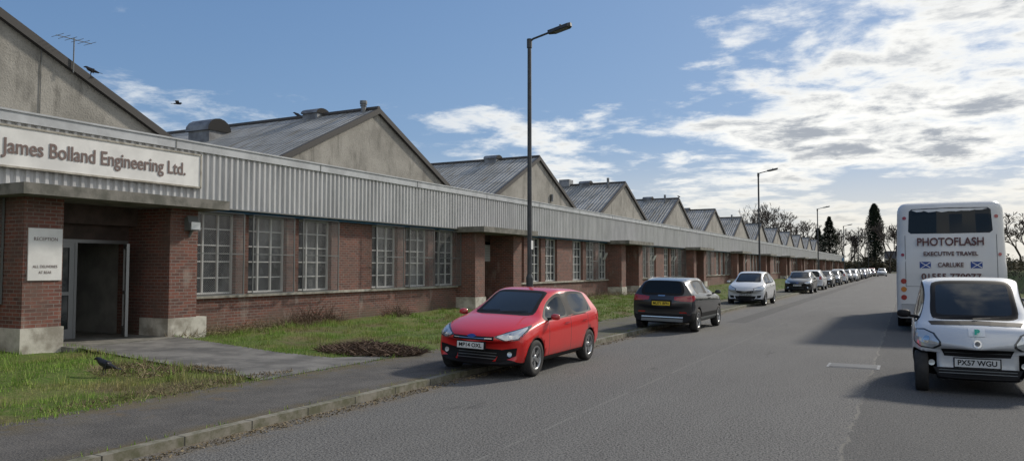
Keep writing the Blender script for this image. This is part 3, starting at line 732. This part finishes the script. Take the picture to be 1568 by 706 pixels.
def det_micro(mb,b):
    patch(mb,b,0,[(-.42,.60),(0,.605),(.42,.60)],[(-.38,.50),(0,.49),(.38,.50)],.004,'black')
    patch(mb,b,0,*rect(-.38,.38,.55,.556),.012,'gframe',nr=1)
    patch(mb,b,0,[(-.52,.345),(0,.345),(.52,.345)],[(-.46,.24),(0,.235),(.46,.24)],.004,'black')
    for z in (.27,.31): patch(mb,b,0,*rect(-.45,.45,z-.005,z+.005),.010,'gframe',nr=1)
    disc_patch(mb,b,20,.54,.40,.04,.012,'lampglass',True,y0=1.15)
    patch(mb,b,28,[(.36,.69),(.48,.80),(.66,.85),(.84,.84)],[(.36,.64),(.48,.59),(.66,.60),(.84,.68)],.005,'lampdark',True,y0=1.12,nc=4)
    patch(mb,b,28,[(.39,.69),(.50,.785),(.65,.83),(.80,.825)],[(.39,.655),(.50,.61),(.65,.62),(.80,.69)],.011,'lampglass',True,y0=1.12,nc=4)
    disc_patch(mb,b,28,.57,.71,.05,.017,'chrome',True,y0=1.12)
    disc_patch(mb,b,0,0,.68,.05,.012,'chrome'); disc_patch(mb,b,0,0,.68,.030,.018,'lampdark')
    patch(mb,b,0,*rect(-.095,.095,.775,.875),.008,'white')
    patch(mb,b,0,[(-.56,.945),(0,.965),(.56,.945)],[(-.52,.90),(0,.915),(.52,.90)],.004,'black')
    for x0,x1 in((-.50,.02),(-.02,.5)):
        patch(mb,b,0,[(x0,1.02),(x1,.98)],[(x0,1.004),(x1,.966)],.02,'black',nr=1,nc=5)
    patch(mb,b,90,[(-.30,.98),(-.12,.98)],[(-.30,.3),(-.12,.3)],.006,'alloy',True)
    patch(mb,b,180,*rect(.52,.72,.7,.95),.006,'redlamp',True)
M['trimred']=mat('door_handle_red',(.40,.012,.015),.3,coat=1)
M['p_red']=paint('red_car_paint',(.64,.010,.008),(.78,-.28,-1.22),zr=(.30,.97))
M['p_black']=paint('black_car_paint',(.014,.015,.018),(.78,-.28,-1.22),zr=(.4,1.02))
M['p_white']=paint('white_car_paint',(.66,.67,.68),(.78,-.25,-1.2),zr=(.3,1.02))
M['p_silver']=paint('silver_car_paint',(.40,.42,.44),(.78,-.25),metal=.5,zr=(.3,1.0))
M['p_grey']=paint('grey_car_paint',(.10,.11,.12),(.78,-.25),metal=.4,zr=(.3,1.0))
M['p_blue']=paint('blue_car_paint',(.03,.05,.12),(.78,-.25),metal=.4,zr=(.3,1.0))
M['p_micro']=paint('micro_car_paint',(.58,.60,.62),(),metal=.15,rough=.35)
KIND={
'hatch':dict(W=.91,r=.325,ax=(1.32,-1.33),wh=WH,side=(5,12),ws=(5,7),rs=(14,16),bp=(8,),edge=(14,),mir=(.98,.70,1.0),pf=(2.15,.545),pr=(-2.205,.66),det=det_hatch,st=[
 (2.17,.27,.56,.60,.74,.5,.30),(2.14,.21,.66,.70,.80,.5,.30),(2.0,.18,.73,.79,.86,.5,.26),(1.66,.17,.82,.90,.895,.5,.18),(1.25,.17,.90,.985,.905,.5,.12),
 (.98,.17,.93,1.02,.91,.58,.16),(.50,.17,.945,1.27,.91,.61,.14),(.10,.17,.955,1.44,.91,.64,.10),(-.22,.17,.965,1.48,.91,.655,.04),(-.32,.17,.967,1.485,.91,.655,.02),(-.95,.17,.985,1.48,.91,.65,0),
 (-1.35,.17,1.0,1.45,.905,.635,-.02),(-1.52,.17,1.02,1.43,.90,.625,-.03),(-1.80,.18,1.03,1.40,.89,.60,-.05),(-1.93,.20,1.03,1.37,.88,.58,-.08),(-2.02,.22,1.02,1.235,.87,.575,-.12),(-2.12,.24,.98,1.03,.86,.55,-.16),(-2.18,.26,.80,.86,.84,.5,-.2),(-2.19,.30,.62,.66,.81,.5,-.2)]),
'suv':dict(W=.90,r=.34,ax=(1.30,-1.30),wh=WH2,low=True,side=(5,11),ws=(5,7),rs=(12,14),bp=(8,),edge=(12,),mir=(.98,.72,1.08),pf=(2.07,.50),pr=(-2.085,.80),det=det_suv,st=[
 (2.07,.30,.62,.68,.76,.5,.22),(2.04,.24,.78,.84,.82,.5,.22),(1.95,.22,.86,.93,.86,.5,.2),(1.6,.22,.93,1.0,.89,.5,.14),(1.25,.22,.98,1.06,.895,.5,.1),
 (.98,.22,1.0,1.09,.90,.58,.14),(.6,.22,1.01,1.30,.90,.61,.12),(.2,.22,1.02,1.46,.90,.64,.08),(-.22,.22,1.03,1.515,.90,.655,.04),(-.32,.22,1.032,1.52,.90,.655,.02),(-.95,.22,1.05,1.515,.90,.65,0),
 (-1.38,.22,1.07,1.485,.895,.63,-.02),(-1.78,.23,1.08,1.44,.885,.60,-.05),(-1.93,.25,1.06,1.24,.87,.59,-.08),(-2.0,.27,1.0,1.05,.86,.55,-.10),(-2.06,.27,.84,.90,.85,.5,-.12),(-2.08,.30,.62,.68,.83,.5,-.14)]),
'mpv':dict(W=.89,r=.32,ax=(1.28,-1.30),wh=WH,side=(5,11),ws=(5,7),rs=(12,14),bp=(8,),mir=(.98,.80,1.10),pf=(2.06,.52),pr=(-2.09,.80),det=det_mpv,st=[
 (2.07,.27,.56,.62,.74,.5,.28),(2.04,.22,.70,.77,.80,.5,.28),(1.92,.2,.80,.88,.84,.5,.24),(1.6,.19,.90,.99,.88,.5,.16),(1.3,.19,.97,1.06,.885,.5,.1),
 (1.12,.19,1.0,1.10,.89,.58,.16),(.7,.19,1.01,1.34,.89,.60,.14),(.3,.19,1.02,1.52,.89,.62,.1),(-.22,.19,1.03,1.60,.89,.635,.04),(-.32,.19,1.03,1.605,.89,.635,.02),(-.95,.19,1.05,1.60,.89,.63,0),
 (-1.42,.19,1.07,1.57,.88,.61,-.02),(-1.78,.2,1.08,1.5,.87,.6,-.05),(-1.95,.22,1.05,1.22,.86,.58,-.1),(-2.0,.24,1.0,1.06,.85,.55,-.12),(-2.07,.26,.84,.90,.83,.5,-.14),(-2.08,.30,.62,.68,.80,.5,-.16)]),
'micro':dict(W=.77,r=.285,ax=(.98,-.90),wh=WHS,side=(4,9),ws=(4,6),rs=(10,11),bp=(),mir=(.86,.60,1.03),pf=(1.345,.415),pr=(-1.37,.5),det=det_micro,mcol=False,st=[
 (1.335,.24,.55,.60,.60,.5,.20),(1.31,.20,.66,.72,.68,.5,.20),(1.20,.18,.79,.86,.73,.5,.18),(1.02,.18,.88,.94,.755,.5,.14),
 (.88,.18,.92,.98,.765,.56,.14),(.48,.18,.94,1.30,.77,.575,.12),(.12,.18,.95,1.50,.77,.595,.08),(-.12,.18,.955,1.54,.77,.61,.05),(-.30,.18,.96,1.55,.77,.61,.02),(-.62,.18,.965,1.55,.77,.61,0),
 (-1.0,.19,.97,1.50,.765,.60,-.03),(-1.24,.2,.95,1.10,.755,.58,-.08),(-1.32,.22,.80,.86,.73,.5,-.1),(-1.35,.26,.6,.66,.70,.5,-.1)]),
}
PI=math.pi
car('hatch','p_red','red_hatchback_car',(-6.52,12.95,.045),PI+.02,.955,-.03,'MP14 OXL')
car('suv','p_black','black_suv_car',(-6.25,23.15,.03),0.0,1.0,.02,'MU71 BFN')
car('mpv','p_white','white_hatchback_car',(-6.95,39.3,.03),PI,1.0,0,'SD15 LKA')
car('hatch','p_black','black_hatchback_car',(-6.9,58.5,.02),PI,1.03,0,'SF12 OKE')
seq=[('mpv','p_white'),('hatch','p_black'),('hatch','p_grey'),('mpv','p_white'),('suv','p_silver'),('hatch','p_white'),('mpv','p_silver'),('suv','p_grey'),('hatch','p_blue'),('hatch','p_white'),('mpv','p_grey'),('hatch','p_silver'),('suv','p_white'),('hatch','p_black'),('mpv','p_red')]
y=67.5
for i,(k,c) in enumerate(seq):
    car(k,c,'parked_car',(-6.9+U(-.15,.15),y,.02),PI if i%3 else 0,1.0); y+=U(6.4,9.5)
car('mpv','p_white','white_car',(-4.7,170,0),PI,1.0)
mc=car('micro','p_micro','micro_car',(.86,14.25,0),PI,1.09,0,'PX57 WGU')
text('P',.11,(0,1.265,.835),(H90-.75,0,PI),'teal',mc,'parking_sticker',.002,bold=.008)
# ---------------------------------------------------------------- coach
bus=empty('white_coach',(1.05,24.4,0))
bm=bmesh.new(); bmesh.ops.create_cube(bm,size=2)
bmesh.ops.subdivide_edges(bm,edges=bm.edges[:],cuts=23,use_grid_fill=True)
hx,hy,hz,rr_=1.36,5.8,1.66,.26
for v in bm.verts:
    q=Vector((hx*math.sin(v.co.x*H90),hy*math.sin(v.co.y*H90),hz*math.sin(v.co.z*H90)))
    r_=rr_ if q.z>0 else .12
    i_=Vector((max(-hx+r_,min(hx-r_,q.x)),max(-hy+r_,min(hy-r_,q.y)),max(-hz+r_,min(hz-r_,q.z))))
    dlt=q-i_
    if dlt.length>1e-6: q=i_+dlt.normalized()*r_
    q.y+=hy; q.z+=2.04
    if q.z>1.4: q.x*=1-.018*(q.z-1.4)
    if q.y<1: q.y+=max(0,q.z-2.0)*.10+(q.x/1.36)**2*.10
    v.co=q
bmesh.ops.recalc_face_normals(bm,faces=bm.faces)
me=bpy.data.meshes.new('coach_body'); bm.to_mesh(me); bm.free()
bvhb=BVHTree.FromPolygons([v.co.copy() for v in me.vertices],[tuple(p_.vertices) for p_ in me.polygons])
me.materials.append(M['busw'])
for p_ in me.polygons: p_.use_smooth=True
link(me,'coach_body',bus)
mb=MB()
def bp(*a,**k): patch(mb,bvhb,180,*a,**k)
bp([(-1.0,3.44),(-.93,3.50),(0,3.52),(.93,3.50),(1.0,3.44)],[(-1.03,2.86),(-.96,2.80),(0,2.79),(.96,2.80),(1.03,2.86)],.006,'cglass')
bp(*rect(-1.12,1.12,1.30,1.312),.005,'gframe',nr=1); bp([(-1.12,2.75),(-1.105,2.75)],[(-1.12,1.3),(-1.105,1.3)],.005,'gframe',nr=6,nc=1,mirror=True)
bp(*rect(-1.24,1.24,.50,.78),.03,'buslow'); bp(*rect(-1.24,1.24,.785,.80),.008,'gframe',nr=1)
for i in range(5): bp(*rect(-.55,.55,.86+i*.07,.89+i*.07),.006,'black',nr=1)
for z,kk in((1.45,'redlamp'),(1.22,'amber'),(.99,'redlamp')): 
    disc_patch(mb,bvhb,180,1.17,z,.075,.012,kk,True)
disc_patch(mb,bvhb,180,1.12,3.25,.05,.01,'redlamp',True); disc_patch(mb,bvhb,180,1.18,2.2,.045,.01,'redlamp',True)
bp(*rect(-.26,.26,.58,.69),.036,'platey')
for s_ in(-1,1):
    bp(*rect(s_*.62-.14,s_*.62+.14,1.82,2.0),.006,'navy')
    bp([(s_*.62-.13,1.995),(s_*.62+.11,1.83)],[(s_*.62-.13,1.97),(s_*.62+.11,1.815)],.010,'white',nr=1); bp([(s_*.62-.13,1.845),(s_*.62+.11,1.995)],[(s_*.62-.13,1.82),(s_*.62+.11,1.975)],.012,'white',nr=1)
patch(mb,bvhb,90,*rect(-11.0,-.9,2.15,3.15),.006,'cglass',True,nr=4,nc=16)
for yy in range(1,7): patch(mb,bvhb,90,*rect(-.9-yy*1.6,-.86-yy*1.6,2.15,3.15),.010,'black',True)
patch(mb,bvhb,0,*rect(-1.12,1.12,1.5,3.2),.006,'cglass')
mb.obj('windows_and_lights',bus)
mb=MB(); mb.box(-1.15,1.15,.35,11.2,.28,.6,'black'); mb.obj('chassis',bus)
wb=wheel_mesh(.5,.3,8,'gframe',False)
for yy in (3.0,9.0):
    for s_ in(-1,1): link(wb,'wheel',bus,loc=(s_*1.14,yy,.5),rot=(0,0,0 if s_>0 else PI))
mb=MB()
for yy in(3.0,9.0):
    for s_ in(-1,1): mb.tube((s_*1.2,yy,.5),(s_*1.372,yy,.5),.6,.6,'black',24)
mb.obj('wheel_arches',bus)
q=MB()
for s_ in(-1,1): q.box(s_*1.45-.06,s_*1.45+.06,11.3,11.5,2.3,2.75,'black')
q.obj('mirrors',bus)
def bt(s,size,z,k,w,bold=.006): 
    yy=max(0,z-2.0)*.10
    text(s,size,(0,yy-.02,z),(H90-(.1 if z>2.05 else 0),0,0),k,bus,'lettering',.012,width=w,bold=bold)
bt('PHOTOFLASH',.31,2.55,'maroon',1.62,.005); bt('EXECUTIVE TRAVEL',.16,2.22,'maroon',1.32,.002); bt('CARLUKE',.17,1.91,'maroon',.62,.002); bt('01555 770077',.23,1.58,'maroon',1.45,.003)
# ---------------------------------------------------------------- birds
def crow(name,loc,rz,sc=1,fly=False):
    e=empty(name,loc,(0,0,rz),sc)
    me=bpy.data.meshes.new('body')
    if not fly:
        pts=[(0,-.20,.10),(0,-.10,.13),(0,0,.16),(0,.08,.20),(0,.125,.245),(0,.16,.245),(0,.205,.235)]; rad=[.018,.04,.062,.055,.034,.026,.006]
    else:
        pts=[(0,-.22,0),(0,-.1,0),(0,0,0),(0,.08,.0),(0,.14,.01),(0,.17,.01),(0,.22,.0)]; rad=[.03,.035,.05,.045,.03,.022,.006]
    ed=[(i,i+1) for i in range(len(pts)-1)]
    me.from_pydata(pts,ed,[]); o=link(me,'body',e)
    sk=o.modifiers.new('k','SKIN'); 
    for v,r in zip(me.skin_vertices[0].data,rad): v.radius=(r,r)
    me.skin_vertices[0].data[2].use_root=True
    o.modifiers.new('s','SUBSURF').levels=2; o.modifiers['s'].render_levels=2
    me.materials.append(M['crow'])
    q=MB()
    if not fly:
        for s_ in(-1,1):
            q.tube((s_*.03,.0,.12),(s_*.03,.02,.06),.012,.006,'crow',6); q.tube((s_*.03,.02,.06),(s_*.03,.0,.0),.006,.005,'crow',6); q.tube((s_*.03,-.01,.004),(s_*.03,.05,.004),.004,.002,'crow',5)
            q.poly([(s_*.055,.06,.20),(s_*.066,-.02,.17),(s_*.03,-.2,.11),(s_*.05,-.05,.12)],'crow')
        q.poly([(-.03,-.15,.12),(.03,-.15,.12),(.035,-.28,.085),(-.035,-.28,.085)],'crow')
    else:
        for s_ in(-1,1):
            q.poly([(0,.08,.02),(s_*.22,.12,.12),(s_*.24,-.06,.12),(0,-.10,.02)],'crow'); q.poly([(s_*.22,.12,.12),(s_*.50,-.02,.06),(s_*.46,-.12,.05),(s_*.24,-.06,.12)],'crow')
        q.poly([(-.03,-.15,0),(.03,-.15,0),(.07,-.34,0),(-.07,-.34,0)],'crow')
    q.obj('wings_and_legs',e)
crow('crow',(-11.3,7.75,.16),1.9,1.0); crow('crow',(XG+.08,14.6,7.66+.1),2.4,1.1); crow('flying_bird',(-42.5,33.8,12.6),-1.0,1.3,True)
crow('crow',(-27.5,29.0,9.45),2.0,1.1); crow('crow',(XG+.08,11.1+P*4,9.44),1.0,1.2)
# ---------------------------------------------------------------- trees
def bare(mb,base,h,seed,depth=5,rmin=0.0):
    rnd=random.Random(seed)
    def br(p,d,L,r,lv):
        q=p+d*L; mb.tube(p,q,max(r,rmin),max(r*.65,rmin*.8),'bark',4 if lv>1 else 5,False)
        if lv>=depth: return
        for i in range(rnd.choice((2,3,3))):
            a=Vector((rnd.uniform(-1,1),rnd.uniform(-1,1),rnd.uniform(-.25,.9)))
            nd=(d*rnd.uniform(.6,1.2)+a*.75).normalized()
            br(q,nd,L*rnd.uniform(.62,.85),r*.6,lv+1)
    br(Vector(base),Vector((0,0,1)),h*.26,h*.022,0)
mb=MB()
sd=0
for (x,y_,h) in [(-50,300,25),(-46,296,27),(-42,300,26),(-38,304,24),(-34,298,21),(-55,304,26),(-60,308,25),(-30,292,17),(-26,300,16),(-13,285,17),(-17,280,15),(-5,262,16),(-1,266,17),(3,262,17),(8,258,16),(14,262,17),(-20,290,16),(22,200,16),(17,215,15),(27,230,17)]:
    sd+=1; bare(mb,(x,y_,0),h,sd,6,.055)
mb.obj('distant_trees')
mb=MB(); 
for i,(x,y_,h) in enumerate([(13.5,34,8.5),(16,40,9.5),(12.5,48,9)]): bare(mb,(x,y_,0),h,50+i,6)
mb.obj('bare_trees')
def conifer(name,x,y,h,r,k,n=7000,shape='cone'):
    mb=MB(); mb.tube((0,0,0),(0,0,h*.95),h*.02,.03,'bark',8)
    for i in range(n):
        t=R()**.8; z=h*(.06+.94*t)
        if shape=='cone': rr=r*(1-t)**.85*(1+.22*math.sin(z*3.1+U(0,.6)))
        else: rr=r*min(1,(1-t)*2.6)**.6*(.94+.06*math.sin(z*1.3))*min(1,.6+t*2)
        a=U(0,6.28); q=rr*(R()**.4)*(1+.12*math.sin(a*5+z))
        p=Vector((math.cos(a)*q,math.sin(a)*q,z-(q*.25 if shape=='cone' else -q*.1)))
        s=U(.12,.34)*(1.3 if h>15 else 1)
        d=Vector((math.cos(a),math.sin(a),U(-.4,.3) if shape=='cone' else U(.4,1.5))).normalized()*s*1.5; w=Vector((-math.sin(a)+U(-.5,.5),math.cos(a)+U(-.5,.5),U(-.5,.5))).normalized()*s*.5
        mb.poly([p-w,p+w,p+d],k)
    for i in range(60):
        t=R()*.95; z=h*(.06+.94*t); a=U(0,6.28); q=r*(1-t)*.8 if shape=='cone' else r*.6*min(1,(1-t)*3)
        mb.tube((0,0,z),(math.cos(a)*q,math.sin(a)*q,z+.1),.05,.01,'bark',4,False)
    return mb.obj(name,None,loc=(x,y,0))
conifer('pine_tree',-22.8,270,18.5,5.2,'con',14000); conifer('pine_tree',-27.5,284,15.5,4.2,'con',8000); conifer('cypress_tree',-9.3,270,22,2.9,'con2',12000,'col')
conifer('pine_tree',-16.5,290,12,3.4,'con',5000)
def leafmass(name,x0,x1,y0,y1,h,n,k,s0=.3,var=.35):
    mb=MB()
    for i in range(n):
        x=U(x0,x1);y=U(y0,y1); hh=h*(1-var+var*math.sin(x*.21+y*.13)*math.sin(x*.9+y*.37)+U(-.1,.1))
        z=hh*R()**.6; p=Vector((x,y,z)); s=s0*U(.5,1.3)
        a=Vector((U(-1,1),U(-1,1),U(-.3,1))).normalized()*s; b=Vector((U(-1,1),U(-1,1),U(-1,1))).normalized()*s*.5
        mb.poly([p-b,p+b,p+a],k)
    mb.obj(name)
leafmass('distant_hedge',-75,60,262,275,5.2,20000,'hedge',.8)
leafmass('hedge',7.2,10.0,14,120,2.6,26000,'hedge',.17,.2)
mb=MB(); mb.hexa([(6.6,0,.0),(12,0,.0),(6.6,140,.0),(12,140,.0),(7.6,0,1.5),(12,0,1.9),(7.6,140,1.5),(12,140,1.9)],'turf'); mb.obj('bank')
for (x,y_) in ((-40,310),(-8,320)):
    mb=MB(); mb.box(x,x+12,y_,y_+8,0,5,'render'); mb.raw([(x,y_,5.003),(x+12,y_,5.003),(x+12,y_+8,5.003),(x,y_+8,5.003),(x,y_+4,8),(x+12,y_+4,8)],[(0,1,5,4),(2,3,4,5),(0,4,3),(1,2,5)],'verge')
    for i in range(4): mb.box(x+1+i*3,x+2.2+i*3,y_-.05,y_-.003,1,2.3,'cglass')
    mb.obj('distant_house')
# ---------------------------------------------------------------- world
w_=bpy.data.worlds.new("World"); S.world=w_; w_.use_nodes=True
nt=w_.node_tree; n=N(nt); bg=nt.nodes['Background']
AZ,EL=math.radians(23),math.radians(33)
sk=n.new('ShaderNodeTexSky'); sk.sky_type='NISHITA'; sk.sun_disc=False; sk.sun_elevation=EL; sk.sun_rotation=AZ
sk.air_density=1.0; sk.dust_density=.6; sk.ozone_density=2.0
D=n.new('ShaderNodeTexCoord').outputs['Generated']
x,y,z=n.xyz(D)
zc=n.m('MAXIMUM',z,0)
r_,g_,b_=[o for o in n.new('ShaderNodeSeparateColor').outputs]; sep=r_.node; nt.links.new(sk.outputs[0],sep.inputs[0])
def comp(c,gain,k): 
    c=n.m('MULTIPLY',c,gain); return n.m('DIVIDE',c,n.m('ADD',1,n.m('MULTIPLY',c,k)))
cc=n.new('ShaderNodeCombineColor')
nt.links.new(comp(r_,.80,.20),cc.inputs[0]); nt.links.new(comp(g_,1.06,.17),cc.inputs[1]); nt.links.new(comp(b_,1.45,.13),cc.inputs[2])
base=cc.outputs[0]
az=n.m('DIVIDE',x,n.m('MAXIMUM',y,.05))
hz_=n.mix(n.ss(az,-1.2,.1),(4.0,4.7,5.3),(6.2,5.9,5.2))
base=n.mix(n.ss(z,.17,.0,0,.9),base,hz_)
zz=n.m('ADD',zc,.11)
p_=n.comb(n.m('DIVIDE',x,zz),n.m('DIVIDE',y,zz),0)
n1=n.noise(p_,1.15,9,.58,.35); n2=n.noise(p_,3.4,8,.64,.2); n3=n.noise(p_,.45,3,.5)
right=n.m('MULTIPLY',n.ss(az,-.30,-.08),n.ss(z,.10,.15)); low=n.ss(z,.25,.12)
clr=n.m('MULTIPLY',n.ss(z,.20,.26),n.ss(az,-.22,-.40))
nn=n.m('ADD',n.m('ADD',n.m('MULTIPLY',n1,.6),n.m('MULTIPLY',n2,.4)),n.m('ADD',n.m('MULTIPLY',right,.115),n.m('MULTIPLY',low,.10)))
nn=n.m('ADD',nn,n.m('MULTIPLY',n.m('SUBTRACT',n3,.5),.2)); nn=n.m('SUBTRACT',nn,n.m('MULTIPLY',clr,.13))
al=n.ss(nn,.535,.665)
thick=n.ss(nn,.60,.76)
shade=n.m('MULTIPLY',thick,n.ss(n2,.38,.62))
ccol=n.mix(shade,(7.9,7.8,7.4),(2.9,3.1,3.4))
ccol=n.mix(n.ss(az,-.3,-.9,0,.7),ccol,(4.6,5.1,5.7))
ccol=n.mix(n.ss(z,.14,.03,0,.7),ccol,hz_)
al2=n.m('MULTIPLY',al,.93)
n.put(bg.inputs[0],n.mix(al2,base,ccol)); bg.inputs[1].default_value=.14
l=bpy.data.lights.new("sun",'SUN'); l.energy=3.6; l.angle=math.radians(5); l.color=(1,.92,.80)
lo=bpy.data.objects.new("sun",l); COL.objects.link(lo)
d=Vector((math.sin(AZ)*math.cos(EL),math.cos(AZ)*math.cos(EL),math.sin(EL))); lo.rotation_euler=d.to_track_quat('Z','Y').to_euler()
# ---------------------------------------------------------------- camera
c=bpy.data.cameras.new("camera"); co=bpy.data.objects.new("camera",c); COL.objects.link(co); S.camera=co
c.sensor_width=36; c.lens=36*1162/1568; c.clip_end=6000; c.clip_start=.05
co.location=(0,0,1.85); co.rotation_euler=(H90+math.radians(2.76),0,math.radians(27.54))
S.view_settings.view_transform='Standard'; S.view_settings.look='None'; S.view_settings.exposure=0
